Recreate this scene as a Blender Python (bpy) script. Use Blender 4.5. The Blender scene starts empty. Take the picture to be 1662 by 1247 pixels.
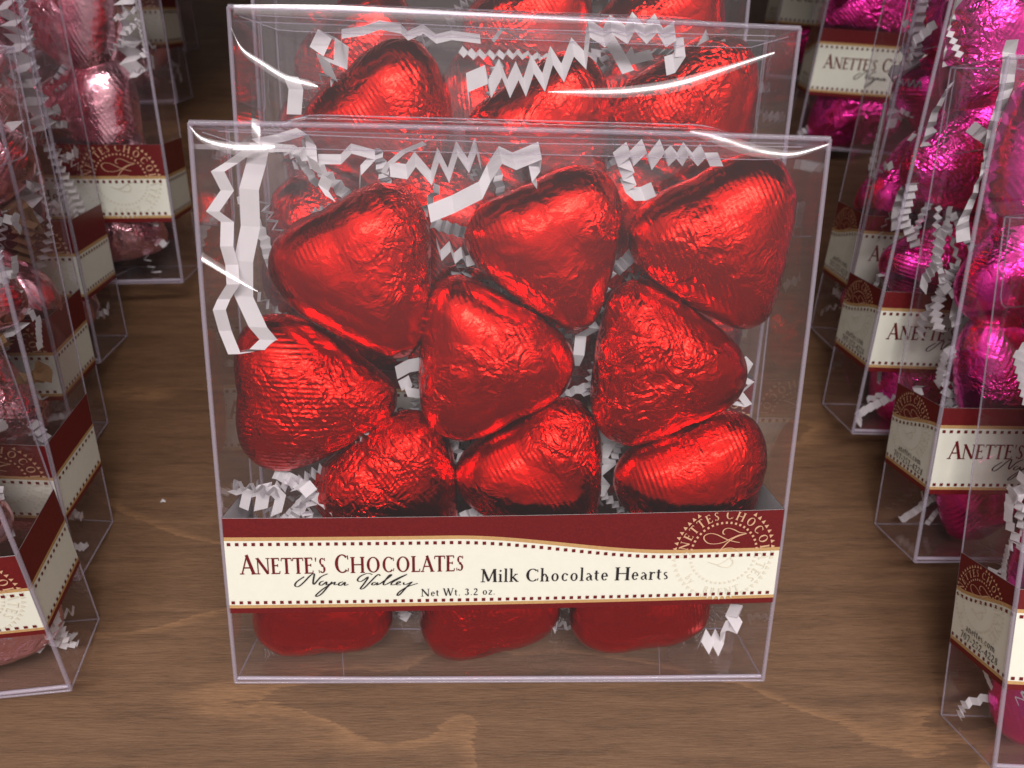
import bpy, bmesh, math, random
from mathutils import Vector, Matrix, noise

S = 0.11            # one box width in metres; everything below is laid out in box widths
random.seed(7)
scene = bpy.context.scene
COL = scene.collection

# ------------------------------------------------------------------ camera
cam_d = bpy.data.cameras.new("camera")
cam = bpy.data.objects.new("camera", cam_d)
COL.objects.link(cam)
right = Vector((0.99909, -0.013395, 0.040519))
fwd = Vector((0.041029, 0.562685, -0.825653))
up = Vector((-0.01174, 0.826563, 0.562721))
M = Matrix((right, up, -fwd)).transposed().to_4x4()
M.translation = Vector((-0.04934, -0.49291, 1.63506)) * S
cam.matrix_world = M
cam_d.sensor_width = 36
cam_d.lens = 36 * 1242.67 / 1662
cam_d.clip_start = 0.005
cam_d.clip_end = 20
cam_d.dof.use_dof = True
cam_d.dof.focus_distance = 1.32 * S
cam_d.dof.aperture_fstop = 22
scene.camera = cam

# ------------------------------------------------------------------ world and lamps
world = bpy.data.worlds.new("World")
scene.world = world
world.use_nodes = True
bg = world.node_tree.nodes["Background"]
# the room: dim towards the horizon, brighter towards the ceiling
wn, wl = world.node_tree.nodes, world.node_tree.links
wt = wn.new('ShaderNodeTexCoord'); wsep = wn.new('ShaderNodeSeparateXYZ'); wr = wn.new('ShaderNodeValToRGB')
wl.new(wt.outputs['Generated'], wsep.inputs[0]); wl.new(wsep.outputs['Z'], wr.inputs[0])
we = wr.color_ramp.elements
we[0].position = .12; we[0].color = (.20, .18, .17, 1)
we[1].position = .85; we[1].color = (1.15, 1.06, 1.0, 1)
wx = we.new(.45); wx.color = (.38, .345, .33, 1)
wl.new(wr.outputs[0], bg.inputs[0])
bg.inputs[1].default_value = 1.0

def area(name, loc, target, sx, sy, power, color):
    d = bpy.data.lights.new(name, 'AREA')
    d.shape = 'RECTANGLE'; d.size = sx; d.size_y = sy; d.energy = power; d.color = color
    o = bpy.data.objects.new(name, d)
    o.location = loc
    o.rotation_euler = (Vector(target) - Vector(loc)).to_track_quat('-Z', 'Y').to_euler()
    COL.objects.link(o)
    return o

area("ceiling_tube", (0.05, -0.40, 1.45), (0, 0.0, 0), 1.3, 0.16, 20.5, (1.0, 0.955, 0.91))

vs = scene.view_settings
vs.view_transform = 'Standard'
vs.look = 'None'
vs.exposure = 0
vs.gamma = 1
vs.use_curve_mapping = False
cy = scene.cycles
cy.max_bounces = 10
cy.transparent_max_bounces = 48
cy.transmission_bounces = 6
cy.glossy_bounces = 5
cy.diffuse_bounces = 3
cy.caustics_reflective = False
cy.caustics_refractive = False
cy.sample_clamp_indirect = 6
cy.use_denoising = True

# ------------------------------------------------------------------ materials
def new_mat(name):
    m = bpy.data.materials.new(name)
    m.use_nodes = True
    nt = m.node_tree
    nt.nodes.clear()
    return m, nt, nt.nodes, nt.links

def math_node(nt, op, a, b=None, c=None, clamp=False):
    n = nt.nodes.new('ShaderNodeMath'); n.operation = op; n.use_clamp = clamp
    for i, v in enumerate((a, b, c)):
        if v is None: continue
        if isinstance(v, (int, float)): n.inputs[i].default_value = v
        else: nt.links.new(v, n.inputs[i])
    return n.outputs[0]

def noise_node(nt, vec, scale, detail=3, rough=.5, dist=0.0):
    n = nt.nodes.new('ShaderNodeTexNoise')
    n.inputs['Scale'].default_value = scale; n.inputs['Detail'].default_value = detail
    n.inputs['Roughness'].default_value = rough; n.inputs['Distortion'].default_value = dist
    nt.links.new(vec, n.inputs['Vector'])
    return n.outputs['Fac']

def maprange(nt, v, a, b, c=0.0, d=1.0):
    n = nt.nodes.new('ShaderNodeMapRange')
    nt.links.new(v, n.inputs[0])
    for i, x in enumerate((a, b, c, d)): n.inputs[1 + i].default_value = x
    return n.outputs[0]

def box_coords(nt, scale=(1, 1, 1), use_random=True):
    tc = nt.nodes.new('ShaderNodeTexCoord')
    mp = nt.nodes.new('ShaderNodeMapping')
    mp.inputs['Scale'].default_value = [s / S for s in scale]
    nt.links.new(tc.outputs['Object'], mp.inputs['Vector'])
    if not use_random:
        return mp.outputs[0]
    oi = nt.nodes.new('ShaderNodeObjectInfo')
    ad = nt.nodes.new('ShaderNodeVectorMath'); ad.operation = 'ADD'
    sc = nt.nodes.new('ShaderNodeMath'); sc.operation = 'MULTIPLY'; sc.inputs[1].default_value = 37.0
    nt.links.new(oi.outputs['Random'], sc.inputs[0])
    nt.links.new(mp.outputs[0], ad.inputs[0]); nt.links.new(sc.outputs[0], ad.inputs[1])
    return ad.outputs[0]

def foil(name, color, rough=.16):
    m, nt, N, L = new_mat(name)
    out = N.new('ShaderNodeOutputMaterial'); p = N.new('ShaderNodeBsdfPrincipled')
    L.new(p.outputs[0], out.inputs[0])
    p.inputs['Metallic'].default_value = 1.0
    p.inputs['Base Color'].default_value = (*color, 1)
    v = box_coords(nt)
    # large soft dents, sharp crumples, fine crinkle, parallel pleats
    wob = N.new('ShaderNodeTexNoise'); wob.inputs['Scale'].default_value = 9; wob.inputs['Detail'].default_value = 3
    L.new(v, wob.inputs['Vector'])
    mx = N.new('ShaderNodeVectorMath'); mx.operation = 'MULTIPLY_ADD'
    L.new(wob.outputs['Color'], mx.inputs[0]); mx.inputs[1].default_value = (.14, .14, .14); L.new(v, mx.inputs[2])
    vd = mx.outputs[0]
    def vor(scale, vec):
        n = N.new('ShaderNodeTexVoronoi'); n.feature = 'F1'; n.distance = 'EUCLIDEAN'
        n.inputs['Scale'].default_value = scale; L.new(vec, n.inputs['Vector']); return n.outputs['Distance']
    def vedge(scale, vec):
        n = N.new('ShaderNodeTexVoronoi'); n.feature = 'DISTANCE_TO_EDGE'
        n.inputs['Scale'].default_value = scale; L.new(vec, n.inputs['Vector']); return n.outputs['Distance']
    mask = maprange(nt, noise_node(nt, v, 5.0, 3), .46, .62)
    mask2 = maprange(nt, noise_node(nt, v, 6.5, 2, .5, .6), .45, .58)
    soft = noise_node(nt, v, 9, 2, .5)
    dent = maprange(nt, vedge(24, vd), 0, .14)
    cr = vor(46, vd)
    fine = noise_node(nt, v, 70, 4, .62, .8)
    sep = N.new('ShaderNodeSeparateXYZ')
    L.new(v, sep.inputs[0])
    ph = math_node(nt, 'MULTIPLY', sep.outputs[0], 2 * math.pi / .0088)
    ph = math_node(nt, 'ADD', ph, math_node(nt, 'MULTIPLY', noise_node(nt, v, 4, 2, .5), 16.0))
    pleat = math_node(nt, 'SINE', ph)
    pleat = math_node(nt, 'MULTIPLY', pleat, mask2)
    def ridge(scale, vec, p, det=2):
        n = noise_node(nt, vec, scale, det, .5, .25)
        a = math_node(nt, 'ABSOLUTE', math_node(nt, 'MULTIPLY_ADD', n, 4.0, -2.0))
        return math_node(nt, 'POWER', math_node(nt, 'SUBTRACT', 1.0, a, clamp=True), p)
    r1 = ridge(15, vd, 1.6); r2 = ridge(38, vd, 1.3, 3)
    h = math_node(nt, 'MULTIPLY', soft, .6)
    h = math_node(nt, 'ADD', h, math_node(nt, 'MULTIPLY', math_node(nt, 'MULTIPLY', r1, mask), .24))
    h = math_node(nt, 'ADD', h, math_node(nt, 'MULTIPLY', r2, math_node(nt, 'MULTIPLY_ADD', mask, .19, .035)))
    h = math_node(nt, 'ADD', h, math_node(nt, 'MULTIPLY', math_node(nt, 'MULTIPLY', dent, mask), .12))
    h = math_node(nt, 'ADD', h, math_node(nt, 'MULTIPLY', math_node(nt, 'MULTIPLY', cr, mask), .10))
    h = math_node(nt, 'ADD', h, math_node(nt, 'MULTIPLY', fine, .06))
    h = math_node(nt, 'ADD', h, math_node(nt, 'MULTIPLY', pleat, .024))
    b = N.new('ShaderNodeBump'); b.inputs['Strength'].default_value = 1.0; b.inputs['Distance'].default_value = .010 * S
    L.new(h, b.inputs['Height']); L.new(b.outputs[0], p.inputs['Normal'])
    r = maprange(nt, fine, .3, .7, rough - .05, rough + .10)
    L.new(r, p.inputs['Roughness'])
    return m

def plastic(name, tint, strength, rough):
    m, nt, N, L = new_mat(name)
    out = N.new('ShaderNodeOutputMaterial')
    tr = N.new('ShaderNodeBsdfTransparent'); tr.inputs[0].default_value = (*tint, 1)
    gl = N.new('ShaderNodeBsdfGlossy'); gl.inputs['Roughness'].default_value = rough
    gl.inputs['Color'].default_value = (1, .96, 1, 1)
    # thin sheet: same mirror share from both sides, rising towards grazing angles
    ge = N.new('ShaderNodeNewGeometry'); dt = N.new('ShaderNodeVectorMath'); dt.operation = 'DOT_PRODUCT'
    L.new(ge.outputs['Normal'], dt.inputs[0]); L.new(ge.outputs['Incoming'], dt.inputs[1])
    c = math_node(nt, 'ABSOLUTE', dt.outputs['Value'])
    q = math_node(nt, 'POWER', math_node(nt, 'SUBTRACT', 1.0, c, clamp=True), 5.0)
    f = math_node(nt, 'MULTIPLY', math_node(nt, 'MULTIPLY_ADD', q, .95, .045), strength, clamp=True)
    df = N.new('ShaderNodeBsdfDiffuse'); df.inputs[0].default_value = (.8, .76, .82, 1)
    veil = N.new('ShaderNodeMixShader'); veil.inputs[0].default_value = .009
    L.new(tr.outputs[0], veil.inputs[1]); L.new(df.outputs[0], veil.inputs[2])
    mx = N.new('ShaderNodeMixShader')
    L.new(f, mx.inputs[0]); L.new(veil.outputs[0], mx.inputs[1]); L.new(gl.outputs[0], mx.inputs[2])
    v = box_coords(nt)
    b = N.new('ShaderNodeBump'); b.inputs['Strength'].default_value = .3; b.inputs['Distance'].default_value = .01 * S
    L.new(noise_node(nt, v, 2.2, 1), b.inputs['Height']); L.new(b.outputs[0], gl.inputs['Normal'])
    L.new(mx.outputs[0], out.inputs[0])
    return m

def plastic_edge(name, cover):
    m, nt, N, L = new_mat(name)
    out = N.new('ShaderNodeOutputMaterial')
    tr = N.new('ShaderNodeBsdfTransparent'); tr.inputs[0].default_value = (.95, .93, .97, 1)
    p = N.new('ShaderNodeBsdfPrincipled'); p.inputs['Base Color'].default_value = (.56, .50, .60, 1)
    p.inputs['Roughness'].default_value = .12; p.inputs['Specular IOR Level'].default_value = .9
    mx = N.new('ShaderNodeMixShader'); mx.inputs[0].default_value = cover
    L.new(tr.outputs[0], mx.inputs[1]); L.new(p.outputs[0], mx.inputs[2]); L.new(mx.outputs[0], out.inputs[0])
    return m

def matte(name, color, rough=.6, spec=.3, grain=0.0, gscale=60, transl=0.0):
    m, nt, N, L = new_mat(name)
    out = N.new('ShaderNodeOutputMaterial'); p = N.new('ShaderNodeBsdfPrincipled')
    p.inputs['Base Color'].default_value = (*color, 1); p.inputs['Roughness'].default_value = rough
    p.inputs['Specular IOR Level'].default_value = spec
    if grain:
        v = box_coords(nt)
        n = maprange(nt, noise_node(nt, v, gscale, 4, .7), .3, .7, 1 - grain, 1 + grain)
        mx = N.new('ShaderNodeVectorMath'); mx.operation = 'SCALE'
        mx.inputs[0].default_value = color; L.new(n, mx.inputs['Scale'])
        L.new(mx.outputs[0], p.inputs['Base Color'])
    if transl:
        t = N.new('ShaderNodeBsdfTranslucent'); t.inputs[0].default_value = (*color, 1)
        ms = N.new('ShaderNodeMixShader'); ms.inputs[0].default_value = transl
        L.new(p.outputs[0], ms.inputs[1]); L.new(t.outputs[0], ms.inputs[2]); L.new(ms.outputs[0], out.inputs[0])
    else:
        L.new(p.outputs[0], out.inputs[0])
    return m

def wood():
    m, nt, N, L = new_mat("stained_wood")
    out = N.new('ShaderNodeOutputMaterial'); p = N.new('ShaderNodeBsdfPrincipled')
    L.new(p.outputs[0], out.inputs[0])
    v = box_coords(nt, (1, 1, 1), False)
    vs_ = box_coords(nt, (1.6, 22, 1), False)
    vf = box_coords(nt, (9, 130, 9), False)
    grain = noise_node(nt, vs_, 2.2, 6, .62, .5)
    fine = noise_node(nt, vf, 2.4, 5, .7)
    # broad growth-ring figure with pale thin borders
    vr = box_coords(nt, (.55, 1.5, 1), False)
    ring = noise_node(nt, vr, 1.35, 3, .45, .35)
    fr = math_node(nt, 'FRACT', math_node(nt, 'MULTIPLY_ADD', ring, 3.6, math_node(nt, 'MULTIPLY', noise_node(nt, vs_, 9, 4, .7), .07)))
    line = maprange(nt, fr, .93, .99)
    line = math_node(nt, 'MULTIPLY', line, maprange(nt, fine, .35, .6, .25, 1))
    cr = N.new('ShaderNodeValToRGB')
    e = cr.color_ramp.elements
    e[0].position = .34; e[0].color = (.074, .036, .018, 1)
    e[1].position = .68; e[1].color = (.190, .100, .052, 1)
    x = e.new(.5); x.color = (.132, .067, .034, 1)
    gsum = math_node(nt, 'ADD', math_node(nt, 'MULTIPLY', grain, .5), math_node(nt, 'MULTIPLY', fine, .5))
    L.new(gsum, cr.inputs[0])
    mx = N.new('ShaderNodeMix'); mx.data_type = 'RGBA'
    L.new(math_node(nt, 'MULTIPLY', line, .34), mx.inputs['Factor'])
    L.new(cr.outputs[0], mx.inputs['A']); mx.inputs['B'].default_value = (.42, .215, .10, 1)
    L.new(mx.outputs['Result'], p.inputs['Base Color'])
    p.inputs['Roughness'].default_value = .48
    p.inputs['Specular IOR Level'].default_value = .3
    b = N.new('ShaderNodeBump'); b.inputs['Strength'].default_value = .5; b.inputs['Distance'].default_value = .004 * S
    L.new(fine, b.inputs['Height']); L.new(b.outputs[0], p.inputs['Normal'])
    return m

MAT = {
    'red': foil("red_foil", (.74, .012, .008)),
    'pink': foil("pink_foil", (.92, .50, .58)),
    'magenta': foil("magenta_foil", (.88, .04, .38)),
    'clear': plastic("clear_plastic", (.985, .972, .985), 1.1, .03),
    'side': plastic("side_plastic", (.97, .96, .975), 1.2, .04),
    'edge': plastic_edge('plastic_edge', .31),
    'fold': plastic_edge('plastic_fold', .62),
    'crease': plastic("creased_plastic", (.97, .96, .97), 2.4, .17),
    'paper': matte("white_paper", (.90, .86, .90), .8, .15, .03, 40, .35),
    'kraft': matte("kraft_paper", (.40, .24, .13), .85, .1, .15, 50, .2),
    'wood': wood(),
    'cream': matte("cream_print", (.765, .755, .67), .42, .3, .02, 50),
    'maroon': matte("maroon_print", (.135, .009, .011), .42, .35, .22, 260),
    'gold': matte("gold_print", (.50, .30, .13), .45, .3, .12, 200),
    'black': matte("black_ink", (.022, .018, .02), .5, .3),
    'tan': matte("tan_print", (.62, .37, .23), .5, .3),
    'faint': matte("faint_print", (.70, .655, .54), .5, .3),
}

# ------------------------------------------------------------------ object helpers
def make_obj(name, verts, faces, mats, parent=None, smooth=False, fmat=None):
    me = bpy.data.meshes.new(name)
    me.from_pydata([(x * S, y * S, z * S) for x, y, z in verts], [], faces)
    for m in (mats if isinstance(mats, (list, tuple)) else [mats]): me.materials.append(m)
    if fmat: me.polygons.foreach_set('material_index', fmat)
    if smooth: me.polygons.foreach_set('use_smooth', [True] * len(me.polygons))
    me.update()
    o = bpy.data.objects.new(name, me)
    COL.objects.link(o)
    if parent: o.parent = parent
    return o

def tag(o, label=None, cat=None, group=None, kind=None):
    if label: o['label'] = label
    if cat: o['category'] = cat
    if group: o['group'] = group
    if kind: o['kind'] = kind
    return o

class MB:
    def __init__(self): self.v = []; self.f = []; self.m = []
    def quad(self, a, b, c, d, mi=0):
        n = len(self.v); self.v += [a, b, c, d]; self.f.append((n, n + 1, n + 2, n + 3)); self.m.append(mi)
    def tube(self, pts, r, mi=0, n=6):
        base = len(self.v)
        P = [Vector(p) for p in pts]
        for i, p in enumerate(P):
            t = (P[min(i + 1, len(P) - 1)] - P[max(i - 1, 0)]).normalized()
            a = t.orthogonal().normalized() if i == 0 else (a - t * a.dot(t)).normalized()
            b = t.cross(a)
            rr = r[i] if isinstance(r, (list, tuple)) else r
            for k in range(n):
                w = 2 * math.pi * k / n
                self.v.append(tuple(p + a * rr * math.cos(w) + b * rr * math.sin(w)))
        for i in range(len(P) - 1):
            for k in range(n):
                k2 = (k + 1) % n
                self.f.append((base + i * n + k, base + i * n + k2, base + (i + 1) * n + k2, base + (i + 1) * n + k)); self.m.append(mi)
    def build(self, name, mats, parent=None, smooth=False):
        return make_obj(name, self.v, self.f, mats, parent, smooth, self.m)

# ------------------------------------------------------------------ shelf
sh = MB()
x0, x1, y0, y1, th = -9, 9, -4, 7, .18
V = [(x0, y0, 0), (x1, y0, 0), (x1, y1, 0), (x0, y1, 0), (x0, y0, -th), (x1, y0, -th), (x1, y1, -th), (x0, y1, -th)]
tag(make_obj('shelf', V, [(0, 1, 2, 3), (7, 6, 5, 4), (0, 4, 5, 1), (1, 5, 6, 2), (2, 6, 7, 3), (3, 7, 4, 0)], MAT['wood']),
    'brown stained wooden shelf board under all the boxes', None, None, 'structure')

ux = [(-9, 0.80, 2.40), (9, 0.80, 2.40), (9, 7, 2.40), (-9, 7, 2.40), (-9, 0.80, 2.55), (9, 0.80, 2.55), (9, 7, 2.55), (-9, 7, 2.55)]  # out-of-view board, added to keep the ceiling light off the rear boxes
tag(make_obj('shade_shelf', ux, [(3, 2, 1, 0), (4, 5, 6, 7), (0, 1, 5, 4), (1, 2, 6, 5), (2, 3, 7, 6), (3, 0, 4, 7)], MAT['wood']),
    'unseen wooden board added above the rear boxes to shade them', None, None, 'structure')

# ------------------------------------------------------------------ lettering (own serif letter shapes)
TK, TN = .135, .058
def st(pts, w=TK): return ('s', pts, w)
def arc(cx, cz, rx, rz, a0, a1, k=TK): return ('a', cx, cz, rx, rz, a0, a1, k)
def sf(x, z, w=.30): return ('s', [(x - w / 2, z), (x + w / 2, z)], .045)
G = {
 'A': (.86, [st([(.10, 0), (.43, 1.0)], TN), st([(.40, 1.02), (.76, 0)]), st([(.22, .34), (.62, .34)], TN), sf(.10, .02, .24), sf(.76, .02, .28)]),
 'N': (.98, [st([(.15, 0), (.15, 1)], TN), st([(.13, 1), (.80, .02)]), st([(.82, 0), (.82, 1)], TN), sf(.15, .02, .26), sf(.82, .98, .26), sf(.10, .98, .16)]),
 'E': (.66, [st([(.17, 0), (.17, 1)]), st([(.15, .975), (.55, .975)], TN), st([(.15, .53), (.46, .53)], TN), st([(.15, .03), (.58, .03)], TN), st([(.54, .99), (.55, .83)], .045), st([(.46, .62), (.46, .44)], .045), st([(.57, .02), (.60, .19)], .045), sf(.12, .02, .2), sf(.12, .98, .2)]),
 'T': (.74, [st([(.37, 0), (.37, 1)]), st([(.04, .97), (.70, .97)], TN), st([(.05, .98), (.03, .80)], .045), st([(.69, .98), (.71, .80)], .045), sf(.37, .02)]),
 'S': (.58, [arc(.29, .745, .19, .23, 40, 255, .10), arc(.29, .26, .21, .24, 80, -140, .11), st([(.24, .53), (.36, .46)], .12), st([(.46, .97), (.465, .78)], .04), st([(.08, .03), (.075, .22)], .04)]),
 "'": (.22, [('p', [(.06, 1.0), (.16, 1.0), (.12, .74), (.08, .74)])]),
 'C': (.92, [arc(.50, .5, .41, .5, 48, 312, .14), st([(.80, .93), (.82, .72)], .045), st([(.80, .07), (.84, .26)], .04)]),
 'H': (1.0, [st([(.17, 0), (.17, 1)]), st([(.81, 0), (.81, 1)]), st([(.17, .52), (.81, .52)], TN), sf(.17, .02), sf(.17, .98), sf(.81, .02), sf(.81, .98)]),
 'O': (1.02, [arc(.51, .5, .43, .5, 0, 360, .14)]),
 'L': (.64, [st([(.17, 0), (.17, 1)]), st([(.15, .03), (.57, .03)], TN), st([(.56, .02), (.59, .20)], .045), sf(.17, .98), sf(.12, .02, .2)]),
 'B': (.70, [st([(.17, 0), (.17, 1)]), arc(.30, .75, .22, .235, -90, 90, .1), arc(.32, .27, .27, .265, -90, 90, .12), st([(.12, .98), (.32, .98)], .05), st([(.15, .52), (.32, .52)], .05), st([(.12, .02), (.32, .02)], .05)]),
 'R': (.78, [st([(.17, 0), (.17, 1)]), arc(.32, .74, .23, .245, -90, 90, .11), st([(.12, .98), (.34, .98)], .05), st([(.15, .5), (.34, .5)], .05), st([(.34, .5), (.70, .01)], .12), sf(.17, .02), sf(.71, .02, .16)]),
 'M': (1.10, [st([(.18, 0), (.20, 1)], TN), st([(.20, 1), (.54, .06)], .12), st([(.54, .04), (.88, 1)], TN), st([(.90, 1), (.94, 0)]), sf(.18, .02, .28), sf(.94, .02, .28), sf(.14, .98, .14), sf(.95, .98, .14)]),
 'W': (1.18, [st([(.10, 1), (.36, 0)], .12), st([(.36, .02), (.58, .95)], TN), st([(.56, 1), (.82, 0)], .12), st([(.82, .02), (1.08, 1)], TN), sf(.10, .98, .26), sf(.56, .98, .22), sf(1.08, .98, .22)]),
 'i': (.32, [st([(.16, 0), (.16, .60)], .10), arc(.16, .86, .045, .045, 0, 360, .09), sf(.16, .02, .26), sf(.11, .59, .13)]),
 'l': (.32, [st([(.16, 0), (.16, 1.03)], .10), sf(.16, .02, .26), sf(.11, 1.01, .13)]),
 'k': (.62, [st([(.16, 0), (.16, 1.03)], .10), st([(.17, .28), (.46, .58)], .05), st([(.26, .36), (.52, .02)], .10), sf(.16, .02, .26), sf(.11, 1.01, .13), sf(.46, .59, .2), sf(.54, .02, .18)]),
 'h': (.64, [st([(.16, 0), (.16, 1.03)], .10), arc(.31, .37, .17, .23, 0, 165, .10), st([(.48, 0), (.48, .38)], .10), sf(.16, .02, .25), sf(.48, .02, .25), sf(.11, 1.01, .13)]),
 'o': (.62, [arc(.31, .31, .23, .31, 0, 360, .10)]),
 'c': (.54, [arc(.30, .31, .22, .31, 50, 315, .10), arc(.43, .50, .04, .04, 0, 360, .06)]),
 'a': (.54, [arc(.24, .42, .15, .18, 10, 150, .07), st([(.39, .44), (.39, .08)], .10), arc(.24, .16, .15, .16, 60, 300, .09), st([(.26, .32), (.39, .38)], .05), st([(.38, .08), (.50, .04)], .06)]),
 't': (.40, [st([(.17, .10), (.17, .78)], .10), st([(.04, .58), (.34, .58)], .05), arc(.26, .11, .10, .11, 180, 320, .07)]),
 'e': (.54, [arc(.28, .31, .21, .31, 0, 318, .10), st([(.08, .33), (.49, .33)], .05)]),
 'r': (.46, [st([(.16, 0), (.16, .60)], .10), arc(.32, .40, .15, .20, 60, 165, .07), arc(.38, .54, .035, .035, 0, 360, .08), sf(.16, .02, .26), sf(.11, .59, .12)]),
 's': (.44, [arc(.21, .45, .125, .145, 40, 250, .065), arc(.21, .16, .14, .15, 80, -140, .07), st([(.17, .33), (.27, .28)], .08)]),
 'n': (.66, [st([(.16, 0), (.16, .60)], .10), arc(.32, .37, .17, .23, 0, 165, .10), st([(.49, 0), (.49, .38)], .10), sf(.16, .02, .25), sf(.49, .02, .25), sf(.11, .59, .13)]),
 'm': (.98, [st([(.16, 0), (.16, .60)], .10), arc(.32, .37, .16, .23, 0, 165, .10), st([(.48, 0), (.48, .38)], .10), arc(.64, .37, .16, .23, 0, 165, .10), st([(.80, 0), (.80, .38)], .10), sf(.16, .02, .24), sf(.48, .02, .22), sf(.80, .02, .24)]),
 'z': (.50, [st([(.07, .57), (.42, .57)], .055), st([(.41, .57), (.07, .03)], .09), st([(.06, .03), (.44, .03)], .055)]),
 'u': (.64, [st([(.15, .18), (.15, .60)], .10), arc(.31, .20, .16, .20, 180, 350, .07), st([(.48, 0), (.48, .60)], .10)]),
 'b': (.62, [st([(.15, 0), (.15, 1.03)], .10), arc(.32, .31, .19, .31, -130, 130, .10)]),
 'y': (.58, [st([(.10, .60), (.30, .04)], .09), st([(.50, .60), (.22, -.32)], .05), sf(.10, .59, .2), sf(.50, .59, .18)]),
 '.': (.28, [arc(.13, .06, .035, .035, 0, 360, .08)]),
 '-': (.42, [st([(.06, .34), (.36, .34)], .085)]),
 '0': (.64, [arc(.32, .46, .25, .46, 0, 360, .10)]),
 '2': (.58, [arc(.28, .68, .20, .24, -10, 165, .13), st([(.45, .62), (.09, .06)], .07), st([(.08, .045), (.50, .045)], .10)]),
 '3': (.58, [arc(.26, .70, .20, .22, -80, 160, .13), arc(.26, .25, .23, .25, -160, 85, .14)]),
 '4': (.60, [st([(.40, 0), (.40, .92)], .10), st([(.40, .92), (.06, .28)], .055), st([(.05, .28), (.54, .28)], .07)]),
 '5': (.56, [st([(.14, .88), (.48, .88)], .09), st([(.14, .90), (.12, .52)], .06), arc(.25, .27, .21, .27, -145, 110, .09)]),
 '7': (.56, [st([(.06, .88), (.50, .88)], .09), st([(.49, .88), (.20, 0)], .085)]),
 '8': (.58, [arc(.29, .68, .16, .22, 0, 360, .085), arc(.29, .24, .20, .24, 0, 360, .09)]),
}
# one polygon list per glyph; each polygon is [(x, z), ...]
def glyph_polys(ch):
    out = []; BW = 1.28
    for e in G[ch][1]:
        if e[0] == 'p': out.append(list(e[1])); continue
        if e[0] == 's':
            (ax, az), (bx, bz) = e[1][0], e[1][1]; w = e[2] / 2 * BW
            dx, dz = bx - ax, bz - az; l = math.hypot(dx, dz); nx, nz = -dz / l * w, dx / l * w
            out.append([(ax - nx, az - nz), (bx - nx, bz - nz), (bx + nx, bz + nz), (ax + nx, az + nz)])
        else:
            _, cx, cz, rx, rz, a0, a1, k = e
            n = max(4, int(abs(a1 - a0) / 15)); inn = []; o2 = []
            for i in range(n + 1):
                t = math.radians(a0 + (a1 - a0) * i / n); c, s = math.cos(t), math.sin(t)
                w = BW * (TN + (k - TN) * abs(c) ** 1.3) if rx > .08 else k
                o2.append((cx + (rx) * c, cz + (rz) * s)); inn.append((cx + (rx - w) * c, cz + (rz - w * .8) * s) if rx > .08 else (cx, cz))
            if rx <= .08: out.append([(cx + rx * 1.6 * math.cos(math.radians(j * 45)), cz + rx * 1.6 * math.sin(math.radians(j * 45))) for j in range(8)]); continue
            for i in range(n): out.append([o2[i], o2[i + 1], inn[i + 1], inn[i]])
    return out

def text_width(s, track=0): return sum((.34 if c == ' ' else G[c][0] + track) for c in s)

def text_polys(s, x, z, h, width=None, small=None, slope=0.0, track=0.0):
    """small = relative height of all letters that do not start a word (small capitals)"""
    segs = []; w = 0; start = True
    for c in s:
        if c == ' ': segs.append((None, w, 1)); w += .36; start = True; continue
        k = 1.0 if (start or small is None) else small
        segs.append((c, w, k)); w += (G[c][0] + track) * k; start = False
    sx = h if width is None else width / w
    res = []
    for c, ox, k in segs:
        if c is None: continue
        for pl in glyph_polys(c):
            res.append([(x + (ox + px * k) * sx, z + pz * k * h + slope * (ox + px * k) * sx) for px, pz in pl])
    return res

def stroke_polys(pts, wfun, sub=4):
    P = [Vector((p[0], p[1])) for p in pts]; Q = []
    n = len(P)
    for i in range(n - 1):
        a, b, c, d = P[max(i - 1, 0)], P[i], P[i + 1], P[min(i + 2, n - 1)]
        for j in range(sub):
            t = j / sub
            Q.append(.5 * ((2 * b) + (c - a) * t + (2 * a - 5 * b + 4 * c - d) * t * t + (3 * b - a - 3 * c + d) * t ** 3))
    Q.append(P[-1]); out = []; L_ = []; R_ = []
    for i, q in enumerate(Q):
        t = Q[min(i + 1, len(Q) - 1)] - Q[max(i - 1, 0)]
        if t.length < 1e-9: t = Vector((1, 0))
        t.normalize(); nrm = Vector((-t.y, t.x)); w = wfun(i / (len(Q) - 1), t) / 2
        L_.append(q + nrm * w); R_.append(q - nrm * w)
    for i in range(len(Q) - 1): out.append([tuple(R_[i]), tuple(R_[i + 1]), tuple(L_[i + 1]), tuple(L_[i])])
    return out

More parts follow.
